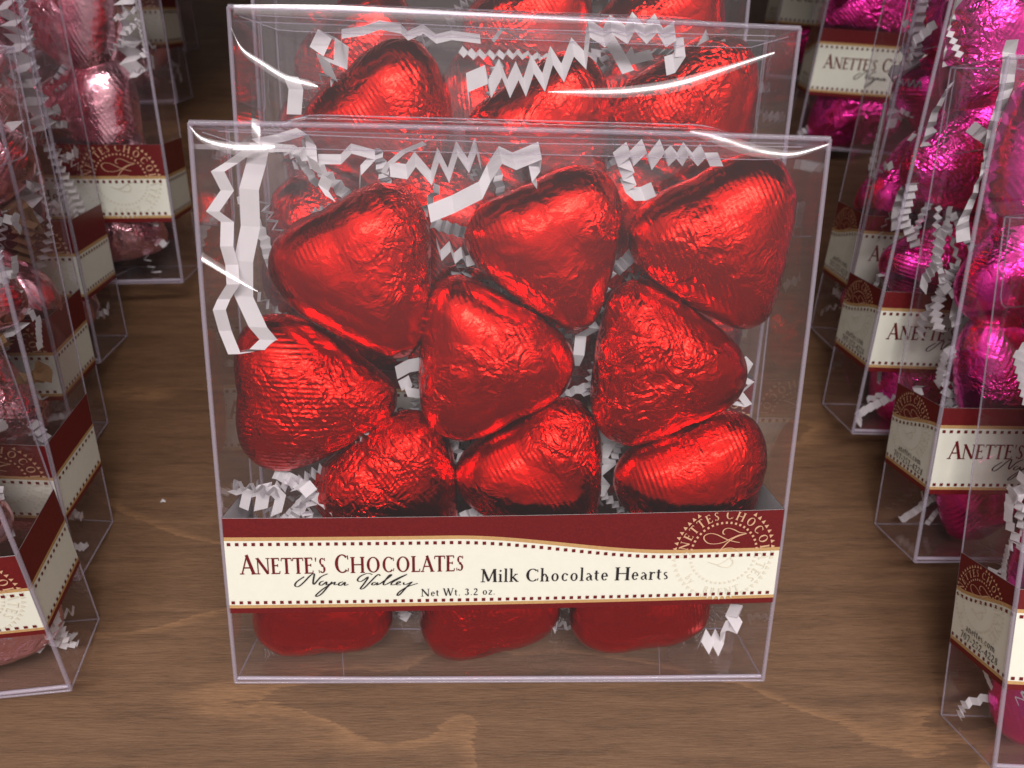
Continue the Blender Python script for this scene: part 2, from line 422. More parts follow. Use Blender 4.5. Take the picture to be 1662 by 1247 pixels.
NAPA = [
[(-0.3615, 0.2317), (-0.3752, 0.2216), (-0.3788, 0.2142), (-0.3731, 0.2117), (-0.3619, 0.2213), (-0.3507, 0.2336), (-0.3432, 0.2373), (-0.3456, 0.224), (-0.3446, 0.2159), (-0.3323, 0.2305), (-0.3193, 0.2371)] ,
[(-0.3268, 0.2227), (-0.3327, 0.2207), (-0.3351, 0.2157), (-0.3303, 0.2144), (-0.3215, 0.2214), (-0.3228, 0.2148), (-0.3169, 0.2165)] ,
[(-0.3119, 0.2209), (-0.3198, 0.2115), (-0.331, 0.1976), (-0.3404, 0.1914), (-0.3419, 0.1942), (-0.3307, 0.2051), (-0.317, 0.2147), (-0.3061, 0.2204), (-0.3089, 0.2151), (-0.3014, 0.2156)] ,
[(-0.2922, 0.2207), (-0.2987, 0.2185), (-0.3004, 0.2143), (-0.2962, 0.2136), (-0.2882, 0.2201), (-0.2903, 0.2135), (-0.2833, 0.2152)] ,
[(-0.2395, 0.2346), (-0.2482, 0.2371), (-0.2609, 0.2314), (-0.2665, 0.2238), (-0.2601, 0.2207), (-0.2465, 0.2305), (-0.2541, 0.2175), (-0.2619, 0.2063), (-0.2552, 0.2074), (-0.2419, 0.2218), (-0.2296, 0.2344), (-0.2256, 0.2319)] ,
[(-0.2334, 0.2192), (-0.2388, 0.2178), (-0.241, 0.2143), (-0.2368, 0.2136), (-0.23, 0.2185), (-0.232, 0.2135), (-0.2266, 0.2155)] ,
[(-0.2266, 0.2155), (-0.2097, 0.2286), (-0.205, 0.2339), (-0.2096, 0.2322), (-0.2193, 0.2183), (-0.2194, 0.2132), (-0.214, 0.2149)] ,
[(-0.214, 0.2149), (-0.1936, 0.2268), (-0.178, 0.2339), (-0.1829, 0.231), (-0.2032, 0.2189), (-0.2062, 0.2135), (-0.2006, 0.2134)] ,
[(-0.2006, 0.2134), (-0.1906, 0.2174), (-0.1905, 0.2198), (-0.1951, 0.2181), (-0.1966, 0.2133), (-0.1885, 0.2132)] ,
[(-0.1831, 0.2178), (-0.1837, 0.2136), (-0.1777, 0.2144), (-0.1683, 0.2187), (-0.1778, 0.2093), (-0.191, 0.1933), (-0.1956, 0.1916), (-0.193, 0.1976), (-0.1778, 0.2087), (-0.1584, 0.2155)] ,
]
MONOGRAM = [
[(0.3948, 0.3011), (0.3911, 0.3022), (0.3913, 0.309), (0.3991, 0.3128), (0.4103, 0.3096), (0.4218, 0.3036), (0.4344, 0.3014), (0.4205, 0.2983), (0.4048, 0.2911), (0.3945, 0.2854), (0.3802, 0.2823), (0.3655, 0.2839), (0.3572, 0.292), (0.3578, 0.2994), (0.3674, 0.3032), (0.3804, 0.3004), (0.3976, 0.2912), (0.4126, 0.286), (0.4234, 0.2836)] ,
[(0.433, 0.3008), (0.4154, 0.2948), (0.4018, 0.2852), (0.392, 0.2735), (0.384, 0.2648)] ,
[(0.384, 0.2648), (0.3957, 0.2721), (0.4084, 0.2732), (0.4197, 0.2694), (0.4262, 0.2629), (0.4236, 0.258), (0.4085, 0.2533), (0.3982, 0.2455), (0.3868, 0.2407)] ,
[(0.3689, 0.2461), (0.384, 0.2408), (0.3955, 0.2355), (0.4067, 0.2343), (0.4139, 0.2392), (0.4149, 0.2472), (0.4094, 0.2529)] ,
]

# ------------------------------------------------------------------ box geometry (box frame: x across, y back, z up)
T, H = .175, .993
def bulge(x, z):   # the front sheet bows out a little
    return -.009 * max(0, math.cos(math.pi * x / 1.0)) ** .8 * math.sin(math.pi * min(max(z / H, 0), 1)) ** .8 if abs(x) < .5 else 0.0

def sheet(fn, nu, nv):
    v = []; f = []
    for j in range(nv + 1):
        for i in range(nu + 1): v.append(fn(i / nu, j / nv))
    for j in range(nv):
        for i in range(nu):
            a = j * (nu + 1) + i; f.append((a, a + 1, a + nu + 2, a + nu + 1))
    return v, f

Z0, Z1 = .158, .3455
LH = Z1 - Z0
def smooth(t): t = min(max(t, 0), 1); return t * t * (3 - 2 * t)
def red_v(u):   # lower edge of the top maroon band, as a fraction of the label height from the top
    if u < -.5: return .195 + .17 * smooth((-.5 - u) / .17)
    if u > .5: return .395
    return .195 + .20 * smooth((u + .5 - .40) / .42)

def label_mesh(shear):
    mb = MB()
    mats = [MAT['cream'], MAT['maroon'], MAT['gold'], MAT['black'], MAT['tan'], MAT['faint'], MAT['paper']]
    lay = [0]
    def place(u, z, off):
        z = z + shear * u
        if u < -.5: return (-.5 - off, -.5 - u, z)
        if u > .5: return (.5 + off, u - .5, z)
        return (u, bulge(u, z) - off, z)
    us = [-.5 - T + T * i / 10 for i in range(10)] + [-.5 + i / 60 for i in range(60)] + [.5 + T * i / 6 for i in range(7)]
    base = .0016
    for a, b in zip(us[:-1], us[1:]):
        # keep each face wholly on one side of the corner
        ea, eb = (a, b)
        def cols(u, side):
            r = red_v(u + (1e-6 if side else -1e-6))
            return [0, .055, .088, 1 - (r + .038), 1 - r, 1]
        ca, cb = cols(ea, 1), cols(eb, 0)
        mm = [1, 2, 0, 2, 1]
        for k in range(5):
            def pp(u, vv, s):
                uu = u + (1e-7 if s else -1e-7)
                return place(uu, Z0 + vv * LH, base)
            mb.quad(pp(ea, ca[k], 1), pp(eb, cb[k], 0), pp(eb, cb[k + 1], 0), pp(ea, ca[k + 1], 1), mm[k])
    def poly(pl, mi, order=0):
        lay[0] += 1
        off = base + .0009 + .0000004 * lay[0] + order * .0006
        n = len(mb.v)
        cx = sum(p[0] for p in pl) / len(pl)
        pts = []
        for (u, z) in pl:
            if cx < -.5: u = min(u, -.5001)
            elif cx > .5: u = max(u, .5001)
            else: u = min(max(u, -.4999), .4999)
            pts.append(place(u, z, off))
        mb.v += pts; mb.f.append(tuple(range(n, n + len(pl)))); mb.m.append(mi)
    # unprinted back of the paper, seen from inside the box
    for a, b in zip(us[:-1], us[1:]):
        ea, eb = a + 1e-7, b - 1e-7
        mb.quad(place(ea, Z0, .0006), place(eb, Z0, .0006), place(eb, Z1, .0006), place(ea, Z1, .0006), 6)
    # dotted rules
    u = -.5 - T + .008
    while u < .5 + T - .004:
        d = .0031
        for zc in (Z1 - (red_v(u) + .070) * LH, Z0 + .118 * LH):
            if abs(abs(u) - .5) < .0045: continue
            poly([(u - d, zc - d), (u + d, zc - d), (u + d, zc + d), (u - d, zc + d)], 1, 1)
        u += .0146
    # main lettering
    for pl in text_polys("ANETTE'S CHOCOLATES", -.4750, .2370, .0375, .401, .84, .004, .02): poly(pl, 1)
    for st_ in NAPA:
        for pl in stroke_polys(st_, lambda t, d: .0011 + .0024 * max(0, (abs(d.y) - .15)) ** 1.0, 3): poly(pl, 3, 1)
    for pl in text_polys("Milk Chocolate Hearts", -.0462, .2155, .0262, .346, None, -.008, .02): poly(pl, 3)
    for pl in text_polys("Net Wt. 3.2 oz.", -.1529, .1882, .0152, .136, None, .012, .04): poly(pl, 3)
    def stamp(cx, cz, sc):
        def col(u, z):
            return 4 if z > Z1 - (red_v(u) + .030) * LH else 5
        def add(pl, light=False):
            c = (sum(p[0] for p in pl) / len(pl), sum(p[1] for p in pl) / len(pl))
            if max(p[1] for p in pl) > Z1 - .0003 or min(p[0] for p in pl) < -.5 - T + .001: return
            if abs(c[0]) > .5 and cx < .5 and cx > -.5: return
            poly(pl, col(*c))
        R = .091 * sc
        for k in range(52):
            a = 2 * math.pi * k / 52; ca, sa = math.cos(a), math.sin(a); d = .0036 * sc
            add([(cx + (R - .003 * sc) * ca - d * sa, cz + (R - .003 * sc) * sa + d * ca), (cx + (R - .003 * sc) * ca + d * sa, cz + (R - .003 * sc) * sa - d * ca), (cx + (R + .0045 * sc) * ca, cz + (R + .0045 * sc) * sa)])
        r = .0605 * sc
        for k in range(44):
            a = 2 * math.pi * k / 44; ca, sa = math.cos(a), math.sin(a); d = .0021 * sc; e = .0019 * sc
            add([(cx + (r + p) * ca - q * sa, cz + (r + p) * sa + q * ca) for p, q in ((-d, -e), (d, -e), (d, e), (-d, e))])
        def ring_text(s, rb, h, a_start, a_end, inward=False):
            w = text_width(s, .1); 
            ox = 0
            for c in s:
                adv = .34 if c == ' ' else G[c][0] + .1
                if c != ' ':
                    mid = (ox + adv / 2) / w
                    a = math.radians(a_start + (a_end - a_start) * mid)
                    for pl in glyph_polys(c):
                        q = []
                        for px, pz in pl:
                            lx = (px - G[c][0] / 2) * h; lz = pz * h
                            if inward:   # reads along the bottom
                                rr = rb - lz; tx, tz = -math.sin(a), math.cos(a)
                                q.append((cx + rr * math.cos(a) + tx * lx, cz + rr * math.sin(a) + tz * lx))
                            else:
                                rr = rb + lz; tx, tz = math.sin(a), -math.cos(a)
                                q.append((cx + rr * math.cos(a) + tx * lx, cz + rr * math.sin(a) + tz * lx))
                        add(q)
                ox += adv
        ring_text("ANETTES CHOCOLATES", .0675 * sc, .0165 * sc, 190, -48)
        ring_text("BRENT", .0845 * sc, .0135 * sc, 246, 298, True)
        ring_text("by", .082 * sc, .013 * sc, 214, 228, True)
        for st_ in MONOGRAM:
            q = [(cx + (x - .3959) * sc, cz + (z - .263) * sc) for x, z in st_]
            for pl in stroke_polys(q, lambda t, d: (.0011 + .0012 * abs(d.y)) * sc, 3): add(pl)
    stamp(.3959, .2630, 1.0)
    stamp(-.5 - .098, .2690, .80)
    # small print on the left side of the wrap; it reads towards the front corner
    for pl in text_polys("anettes.com", -.5 - .128, .2060, .0150, .092, None, 0, .04): poly(pl, 3)
    for pl in text_polys("707-252-4228", -.5 - .142, .1870, .0150, .118, None, 0, .04): poly(pl, 3)
    me_o = mb.build('label_band', mats)
    return me_o

LABEL_FLAT = None

def make_box(loc, rot, label, group, tint_label_shear=0.0, lab_mesh=None, creases=None):
    root = bpy.data.objects.new('gift_box', None)
    COL.objects.link(root)
    root.empty_display_size = .01
    root.matrix_world = box_matrix(loc, rot)
    tag(root, label, 'box', group)
    cl, ed = MAT['clear'], MAT['edge']
    if BOXPARTS:
        for me, nm in BOXPARTS:
            o = bpy.data.objects.new(nm, me); COL.objects.link(o); o.parent = root
    else:
        r = .0036
        v, f = sheet(lambda a, b: (-.5 + a, bulge(-.5 + a, b * H), b * H), 28, 20)
        mb = MB(); mb.v = list(v); mb.f = list(f); mb.m = [0] * len(f)
        mb.tube([(-.5, .001, 0), (-.503, .001, H * .3), (-.503, .001, H * .7), (-.5, .001, H)], r * 1.15, 1, 8)
        mb.tube([(.5, .001, 0), (.503, .001, H * .3), (.503, .001, H * .7), (.5, .001, H)], r * 1.15, 1, 8)
        mb.tube([(-.5, 0, 0), (.5, 0, 0)], r * .7, 1, 8)
        mb.tube([(-.5, 0, H), (-.2, -.001, H + .002), (.2, -.001, H + .002), (.5, 0, H)], r * 1.3, 1, 8)
        mb.tube([(-.497, .005, .006), (-.25, .0035, .0045), (.25, .0035, .0045), (.497, .005, .006)], .0042, 2, 8)
        parts = [mb.build('front_panel', [cl, ed, MAT['fold']], root, True)]
        mb = MB()
        mb.quad((-.5, T, 0), (.5, T, 0), (.5, T, H), (-.5, T, H))
        for a, b in (((-.5, T, 0), (-.5, T, H)), ((.5, T, 0), (.5, T, H))): mb.tube([a, b], r * .5, 1)
        mb.tube([(-.5, T, 0), (.5, T, 0)], r * .5, 1); mb.tube([(-.5, T, H), (.5, T, H)], r * .4, 1)
        parts.append(mb.build('back_panel', [cl, ed], root))
        for s in (-1, 1):
            v, f = sheet(lambda a, b: (s * (.5 + .0008 * math.sin(math.pi * b)), a * T, b * H), 2, 12)
            parts.append(make_obj('side_panel', v, f, MAT['side'], root, True))
        mb = MB(); mb.quad((-.5, 0, 0), (-.5, T, 0), (.5, T, 0), (.5, 0, 0))
        for s in (-1, 1): mb.tube([(s * .5, 0, 0), (s * .5, T, 0)], r * .55, 1)
        parts.append(mb.build('bottom_panel', [cl, ed], root))
        # glued bottom flaps lie just inside the bottom
        for s in (-1, 1):
            mb = MB(); mb.quad((s * .497, .004, .004), (s * .30, .004, .004), (s * .33, T - .03, .004), (s * .497, T - .01, .004))
            mb.tube([(s * .30, .004, .0045), (s * .33, T - .03, .0045)], .0011, 1, 5)
            parts.append(mb.build('bottom_flap', [cl, ed], root))
        # lid bows up between its ends, tuck flap goes down behind the front panel
        def lid(a, b):
            x = -.5 + a; k = smooth((x + .41) / .09) * smooth((.41 - x) / .11)
            return (x, b * T, H + .021 * k * math.sin(math.pi * min(1, b * 1.0)) ** .6)
        v, f = sheet(lid, 40, 12)
        mb = MB(); mb.v = list(v); mb.f = list(f); mb.m = [0] * len(f)
        for s in (-1, 1): mb.tube([(s * .5, 0, H), (s * .5, T, H)], r * .6, 1)
        crest = [lid(i / 60, .42) for i in range(7, 54)]
        mb.tube([(x, y, z + .0006) for x, y, z in crest], .0011, 1, 5)
        parts.append(mb.build('lid_panel', [cl, ed], root, True))
        def tuck(a, b):
            x = -.485 + .97 * a; e = 1 - smooth(min(a, 1 - a) / .10)
            zb = .030 * (1 - .7 * e * e)
            return (x, .006 + .004 * b, H - .004 - zb * b)
        v, f = sheet(tuck, 30, 4)
        mb = MB(); mb.v = list(v); mb.f = list(f); mb.m = [0] * len(f)
        mb.tube([tuck(i / 30, 1) for i in range(31)], .0009, 1, 5)
        mb.tube([(-.46, .008, H - .011), (0, .008, H - .018), (.46, .008, H - .013)], .0012, 1, 5)
        parts.append(mb.build('tuck_flap', [cl, ed], root, True))
        for s in (-1, 1):
            x = s * .494; zb = H - .165
            o = [(x, .004, H - .003), (x, T - .006, H - .003), (x, T - .008, zb + .02), (x, T - .014, zb + .006), (x, T - .026, zb), (x, .012, zb + .012), (x, .006, zb + .02)]
            mb = MB(); mb.v = o; mb.f = [tuple(range(7))]; mb.m = [0]
            mb.tube(o[1:6], .0013, 1, 5)
            parts.append(mb.build('dust_flap', [cl, ed], root))
        for p in parts: BOXPARTS.append((p.data, p.name.split('.')[0]))
    if lab_mesh is not None:
        o = bpy.data.objects.new('label_band', lab_mesh); COL.objects.link(o); o.parent = root
    # dents along the top of the front sheet: narrow sloping facets that catch the ceiling light
    for path, wid in (creases or []):
        P = [Vector((x, 0, z)) for x, z in path]; Q = []
        for i in range(len(P) - 1):
            a, b, c, d = P[max(i - 1, 0)], P[i], P[i + 1], P[min(i + 2, len(P) - 1)]
            for j in range(8):
                t = j / 8
                Q.append(.5 * ((2 * b) + (c - a) * t + (2 * a - 5 * b + 4 * c - d) * t * t + (3 * b - a - 3 * c + d) * t ** 3))
        Q.append(P[-1]); n = len(Q); rows = 7; v = []; f = []
        for i, q in enumerate(Q):
            t = i / (n - 1); w = 0
            for (ta, wa), (tb, wb) in zip(wid[:-1], wid[1:]):
                if ta <= t <= tb: w = 1.7 * (wa + (wb - wa) * (t - ta) / (tb - ta))
            yb = bulge(q.x, q.z) - .0012
            for k in range(rows):
                s_ = k / (rows - 1); a0_, a1_ = math.radians(CREASE[0]), math.radians(CREASE[1])
                # integrate a slope that turns from a0 to a1 downwards
                yy = 0
                for kk in range(k):
                    yy += math.tan(a0_ + (a1_ - a0_) * (kk + .5) / (rows - 1)) * w / (rows - 1)
                v.append((q.x, yb - yy, q.z + w * .5 - w * s_))
        for i in range(n - 1):
            for k in range(rows - 1):
                a = i * rows + k; f.append((a, a + rows, a + rows + 1, a + 1))
        make_obj('front_crease', v, f, MAT['crease'], root, True)
    return root

CREASE = (7, 25)
BOXPARTS = []
def box_matrix(loc, rot):
    yaw, lean, roll = rot
    R = Matrix.Rotation(yaw, 4, 'Z') @ Matrix.Rotation(roll, 4, 'Y') @ Matrix.Rotation(-lean, 4, 'X')
    o = Vector((loc[0], loc[1], 0)) + R.to_3x3() @ Vector((0, -T, 0))
    return Matrix.Translation((o + Vector((0, 0, .004))) * S) @ R

# ------------------------------------------------------------------ foil hearts
HALF = [(0, -1.03), (.20, -.97), (.42, -.72), (.70, -.32), (.93, .08), (1.02, .40), (.96, .71), (.73, .92), (.44, .985), (.18, .982), (0, .965)]
def heart_outline(n):
    ctrl = HALF + [(-x, z) for x, z in reversed(HALF[1:-1])]
    m = len(ctrl); out = []
    for k in range(n):
        t = k / n * m; i = int(t); u = t - i
        a, b, c, d = (Vector(ctrl[(i + j - 1) % m]) for j in range(4))
        out.append(.5 * ((2 * b) + (c - a) * u + (2 * a - 5 * b + 4 * c - d) * u * u + (3 * b - a - 3 * c + d) * u ** 3))
    return out

def heart_mesh(seed):
    n, rings = 150, 34
    sc = .1445; th = .083
    out = heart_outline(n); v = []; f = []
    rnd = Vector((seed * 13.7, seed * 5.1, seed * 3.3))
    cen = Vector((0, .12))
    for side in (-1, 1):
        for j in range(rings + (1 if side < 0 else 0)):
            s = j / rings; s = math.sin(s * math.pi / 2) ** .9 if s < 1 else 1
            for k in range(n):
                p = cen + (out[k] - cen) * s
                hh = th * max(0, 1 - s ** 2.6) ** .56
                # rounded roof: a broad ridge across the lobes, slightly hollow at the notch
                hh *= 1 - .035 * math.exp(-(p.x / .22) ** 2) * smooth((p.y - .2) / .6)
                if side > 0: hh *= .9
                v.append([p.x * sc, side * hh, p.y * sc])
    def disp(co):
        q = Vector(co)
        a = noise.noise(q * 10 + rnd) * .0022
        b = (1 - abs(noise.noise(q * 22 + rnd * 1.7)) * 2)
        c = (1 - abs(noise.noise(q * 48 + rnd * .7)) * 2)
        m = smooth(noise.noise(q * 7 + rnd * 2.1) * 1.6 + .5)
        return a + b * .0018 * m + c * .0007 * m
    ctr = Vector((0, 0, .01))
    w = []
    for co in v:
        d = (Vector(co) - ctr); d.normalize()
        w.append(tuple(Vector(co) + d * disp(co)))
    v = w
    nr = rings + 1
    for j in range(rings):
        for k in range(n):
            k2 = (k + 1) % n
            f.append((j * n + k, (j + 1) * n + k, (j + 1) * n + k2, j * n + k2))
    off = nr * n
    for j in range(rings - 1):
        for k in range(n):
            k2 = (k + 1) % n
            f.append((off + j * n + k, off + j * n + k2, off + (j + 1) * n + k2, off + (j + 1) * n + k))
    for k in range(n):   # last ring of back joins the rim
        k2 = (k + 1) % n
        f.append((off + (rings - 1) * n + k, off + (rings - 1) * n + k2, rings * n + k2, rings * n + k))
    me = bpy.data.meshes.new('foil_heart')
    me.from_pydata([(x * S, y * S, z * S) for x, y, z in v], [], f)
    bm = bmesh.new(); bm.from_mesh(me); bmesh.ops.remove_doubles(bm, verts=bm.verts, dist=1e-6); 
    bmesh.ops.recalc_face_normals(bm, faces=bm.faces); bm.to_mesh(me); bm.free()
    me.polygons.foreach_set('use_smooth', [True] * len(me.polygons))
    return me

HM = {c: [] for c in ('red', 'pink', 'magenta')}
for i in range(5):
    me = heart_mesh(i + 1)
    for c in HM:
        m2 = me.copy(); m2.materials.append(MAT[c]); HM[c].append(m2)

def put_heart(boxM, x, y, z, beta, color, k, label, group, tilt=0.0, turn=0.0, size=1.0):
    o = bpy.data.objects.new('foil_heart', HM[color][k % 5])
    COL.objects.link(o)
    L_ = Matrix.Translation(Vector((x, y, z)) * S) @ Matrix.Rotation(turn, 4, 'Z') @ Matrix.Rotation(tilt, 4, 'X') @ Matrix.Rotation(math.radians(beta), 4, 'Y')
    o.matrix_world = boxM @ L_ @ Matrix.Scale(size, 4)
    tag(o, label, 'foil heart', group)
    return o

# ------------------------------------------------------------------ crinkle paper
def ribbon_into(mb, pts, wv, mi=0):
    """pts: 3D fold points; wv: width vector (or list); flat folded strip"""
    n = len(mb.v)
    for i, p in enumerate(pts):
        w = Vector(wv[i] if isinstance(wv, list) else wv) * .5; p = Vector(p)
        mb.v += [tuple(p - w), tuple(p + w)]
    for i in range(len(pts) - 1):
        a = n + 2 * i
        mb.f.append((a, a + 2, a + 3, a + 1)); mb.m.append(mi)

def shred(boxM, path, y, wv, label, group, amp=.006, mat='paper', dy=0.0):
    mb = MB(); n = len(path)
    pts = []
    for i, (x, z) in enumerate(path):
        pts.append((x, y + (amp if i % 2 else -amp) + dy * i / max(1, n - 1), z))
    ribbon_into(mb, pts, wv)
    o = mb.build('paper_shred', MAT[mat])
    o.matrix_world = boxM
    tag(o, label, 'paper shred', group)
    return o

def accordion(mb, start, d, n, pitch, amp, w, rng, curl=.10):
    d = Vector(d).normalized(); p = Vector(start)
    side = d.orthogonal().normalized(); side.rotate(Matrix.Rotation(rng.uniform(0, 6.28), 3, d))
    pts = []; ws = []
    for i in range(n):
        wv = d.cross(side).normalized()
        pts.append(tuple(p + side * (amp if i % 2 else -amp))); ws.append(tuple(wv * w))
        p = p + d * pitch
        ax = Vector((rng.uniform(-1, 1), rng.uniform(-1, 1), rng.uniform(-1, 1))).normalized()
        rot = Matrix.Rotation(rng.uniform(-curl, curl * 2), 3, ax)
        d = (rot @ d).normalized(); side = (rot @ side); side = (side - d * side.dot(d)).normalized()
    # keep it inside the box
    q = [(min(max(a, -.485), .485), min(max(b, .012), T - .008), min(max(c, .012), H - .03)) for a, b, c in pts]
    ribbon_into(mb, q, ws)

SHRED_PATHS = {
  's1': [(-0.4038, 0.9635), (-0.448, 0.9357), (-0.4677, 0.9218), (-0.458, 0.8928), (-0.4803, 0.8599), (-0.4615, 0.8433), (-0.4622, 0.8051), (-0.4593, 0.7745), (-0.4564, 0.7436), (-0.4767, 0.7171), (-0.482, 0.7012), (-0.4785, 0.664), (-0.4624, 0.6264), (-0.4412, 0.6288)],
  's2': [(-0.4037, 0.9654), (-0.4135, 0.9346), (-0.4249, 0.8955), (-0.4288, 0.836), (-0.4416, 0.78), (-0.4476, 0.7207), (-0.425, 0.6701), (-0.4107, 0.6467), (-0.4263, 0.6312), (-0.4456, 0.6266)],
  's3': [(-0.4065, 0.9673), (-0.3717, 0.9757), (-0.3348, 0.986), (-0.3247, 0.9701), (-0.3209, 0.9444), (-0.3149, 0.9223), (-0.2981, 0.9158), (-0.3078, 0.9), (-0.2944, 0.8835)],
  's3b': [(-0.3139, 0.9445), (-0.2791, 0.9453), (-0.2606, 0.9621), (-0.2241, 0.9533), (-0.2467, 0.9286), (-0.2504, 0.9041)],
  's3c': [(-0.1439, 0.9734), (-0.1791, 0.9592), (-0.2044, 0.9373), (-0.2127, 0.9245), (-0.1948, 0.9181)],
  's4': [(-0.2005, 0.9316), (-0.1745, 0.9283), (-0.1592, 0.948), (-0.1343, 0.9194), (-0.122, 0.9557), (-0.106, 0.9239), (-0.0919, 0.966), (-0.0737, 0.9403), (-0.0619, 0.9715), (-0.0535, 0.9446)],
  's5': [(-0.1376, 0.8619), (-0.0988, 0.8777), (-0.053, 0.9015), (-0.0402, 0.9283), (-0.0214, 0.958), (0.002, 0.9488), (0.0431, 0.9662), (0.0416, 0.9468), (0.0279, 0.9298), (0.0406, 0.9153)],
  's6': [(0.3421, 0.9594), (0.3235, 0.959), (0.312, 0.9724), (0.3029, 0.9586), (0.2831, 0.9747), (0.2772, 0.958), (0.263, 0.9694), (0.2536, 0.9574), (0.2438, 0.9786), (0.2263, 0.9509), (0.2143, 0.9779), (0.1952, 0.9561), (0.1891, 0.9725), (0.1697, 0.9555), (0.1958, 0.9463), (0.1792, 0.9332), (0.2002, 0.9267), (0.1845, 0.9135), (0.1987, 0.9009), (0.2194, 0.9013), (0.2344, 0.9096)],
  's7': [(-0.1297, 0.8113), (-0.1225, 0.7858), (-0.1059, 0.8036), (-0.0986, 0.781), (-0.0851, 0.7937), (-0.0777, 0.7762), (-0.0621, 0.7817)],
  's8': [(-0.2008, 0.5801), (-0.1791, 0.5916), (-0.1575, 0.5974)],
  's9': [(-0.1959, 0.5521), (-0.1773, 0.5613), (-0.1852, 0.5409), (-0.1581, 0.5355)],
  's10': [(0.1847, 0.7861), (0.1698, 0.7701), (0.1808, 0.7629), (0.1606, 0.7435), (0.1717, 0.7352), (0.1494, 0.7113), (0.163, 0.6985), (0.1446, 0.6787), (0.1562, 0.6625), (0.1332, 0.6457), (0.1293, 0.6123), (0.1227, 0.5898)],
  's11': [(0.4263, 0.6162), (0.4447, 0.5995), (0.4304, 0.5766), (0.4506, 0.5653), (0.4278, 0.5478), (0.4507, 0.5225), (0.4183, 0.5303)],
  's12': [(-0.3803, 0.3754), (-0.3658, 0.3779), (-0.352, 0.3636), (-0.3616, 0.349)],
  's13': [(0.1799, 0.4869), (0.1977, 0.4694), (0.1818, 0.4515), (0.1998, 0.4338), (0.1841, 0.4096), (0.2022, 0.3915), (0.1747, 0.373), (0.1932, 0.3486), (0.1804, 0.3299)],
  's14': [(0.3801, 0.0552), (0.3911, 0.0689), (0.4052, 0.0482), (0.4095, 0.0689), (0.424, 0.044), (0.431, 0.062), (0.4228, 0.0962), (0.4441, 0.0907), (0.4561, 0.0935), (0.4349, 0.1233), (0.4524, 0.13), (0.4598, 0.1165)],
  's15': [(0.0818, 0.0804), (0.0961, 0.0831), (0.104, 0.0627), (0.1082, 0.11)],
  's16': [(-0.4997, 0.3566), (-0.4717, 0.3628), (-0.4797, 0.3264)],
  's17': [(-0.4674, 0.3447), (-0.4437, 0.369), (-0.4523, 0.3204)],
  's18': [(-0.4267, 0.3751), (-0.4115, 0.3511), (-0.4188, 0.3206)],
  't1': [(-0.3581, 0.9296), (-0.3455, 0.9612), (-0.3124, 0.9468), (-0.3193, 0.9098), (-0.3472, 0.9195), (-0.3371, 0.888)],
  't2': [(-0.3131, 0.9258), (-0.312, 0.9603), (-0.2726, 0.9657), (-0.2443, 0.977), (-0.2052, 0.9711), (-0.1941, 0.9612), (-0.1659, 0.9725), (-0.1434, 0.9577), (-0.1152, 0.9638), (-0.0643, 0.9604)],
  't3': [(-0.403, 0.8211), (-0.3985, 0.8646), (-0.4053, 0.8858)],
  't4': [(-0.0831, 0.8587), (-0.0858, 0.8856), (-0.0517, 0.8996), (-0.0454, 0.8762), (-0.0268, 0.9111), (-0.0109, 0.8773), (0.0031, 0.9078), (0.0179, 0.8804), (0.0302, 0.9194), (0.0521, 0.8902), (0.0638, 0.9353), (0.0858, 0.9074), (0.1007, 0.9503), (0.1248, 0.93), (0.1273, 0.9825), (0.1566, 0.9679), (0.1666, 0.989), (0.196, 0.9744), (0.2058, 0.9955), (0.2301, 0.9756), (0.2457, 0.9938), (0.2647, 0.9715), (0.2808, 0.9825), (0.2833, 0.9564), (0.3004, 0.957), (0.2857, 0.93), (0.269, 0.9242)],
  't5': [(-0.0416, 0.9559), (-0.0252, 0.9773), (0.0151, 0.9578), (0.0562, 0.9277)],
  't6': [(0.1673, 0.9786), (0.1923, 0.9481), (0.2119, 0.9169)],
  't7': [(0.2204, 0.9543), (0.2102, 0.9381), (0.2551, 0.9502)],
  't8': [(0.3217, 0.9735), (0.3353, 0.9529), (0.3491, 0.9848), (0.3634, 0.9591), (0.3851, 0.9704)],
}

# ------------------------------------------------------------------ the middle row: red hearts
M1 = box_matrix((0, -.009), (0, .7096, 0))
label_a = label_mesh(.0225); la = label_a.data; bpy.data.objects.remove(label_a)
label_b = label_mesh(0.0); lb = label_b.data; bpy.data.objects.remove(label_b)

cr1 = [([(-.499, .987), (-.482, .969), (-.445, .958), (-.400, .955), (-.372, .960)], [(0, .002), (.3, .006), (.8, .016), (1, .004)]),
       ([(-.405, .990), (-.392, .976), (-.392, .962)], [(0, .014), (.5, .026), (1, .006)]),
       ([(.275, .998), (.316, .990), (.357, .978), (.397, .970), (.447, .969), (.499, .985)], [(0, .003), (.25, .013), (.5, .012), (.8, .006), (1, .002)]),
       ([(-.497, .790), (-.455, .764), (-.412, .736)], [(0, .009), (.5, .008), (1, .001)])]
cr2 = [([(-.498, .959), (-.48, .924), (-.444, .900), (-.402, .878), (-.350, .868)], [(0, .003), (.5, .009), (.9, .010), (1, .002)]),
       ([(.06, .873), (.133, .874), (.205, .878), (.293, .893), (.379, .922), (.459, .951)], [(0, .001), (.2, .009), (.6, .014), (1, .003)]),
       ([(-.49, .988), (-.30, .990), (0, .991), (.25, .990)], [(0, .010), (.3, .014), (.7, .008), (1, .001)])]
cr3 = [([(-.2, .93), (.0, .91), (.25, .92), (.40, .96)], [(0, .002), (.5, .010), (1, .003)]),
       ([(.30, .88), (.36, .93), (.44, .985)], [(0, .003), (.5, .012), (1, .004)])]
REDROW = 'clear boxes of red foil hearts in the middle row'
b1 = make_box((0, -.009), (0, .7096, 0), 'clear plastic box of red foil hearts standing at the front of the middle row', REDROW, lab_mesh=la, creases=cr1)
P2 = ((.0017, .3098), (-.0191, .6693, -.0045))
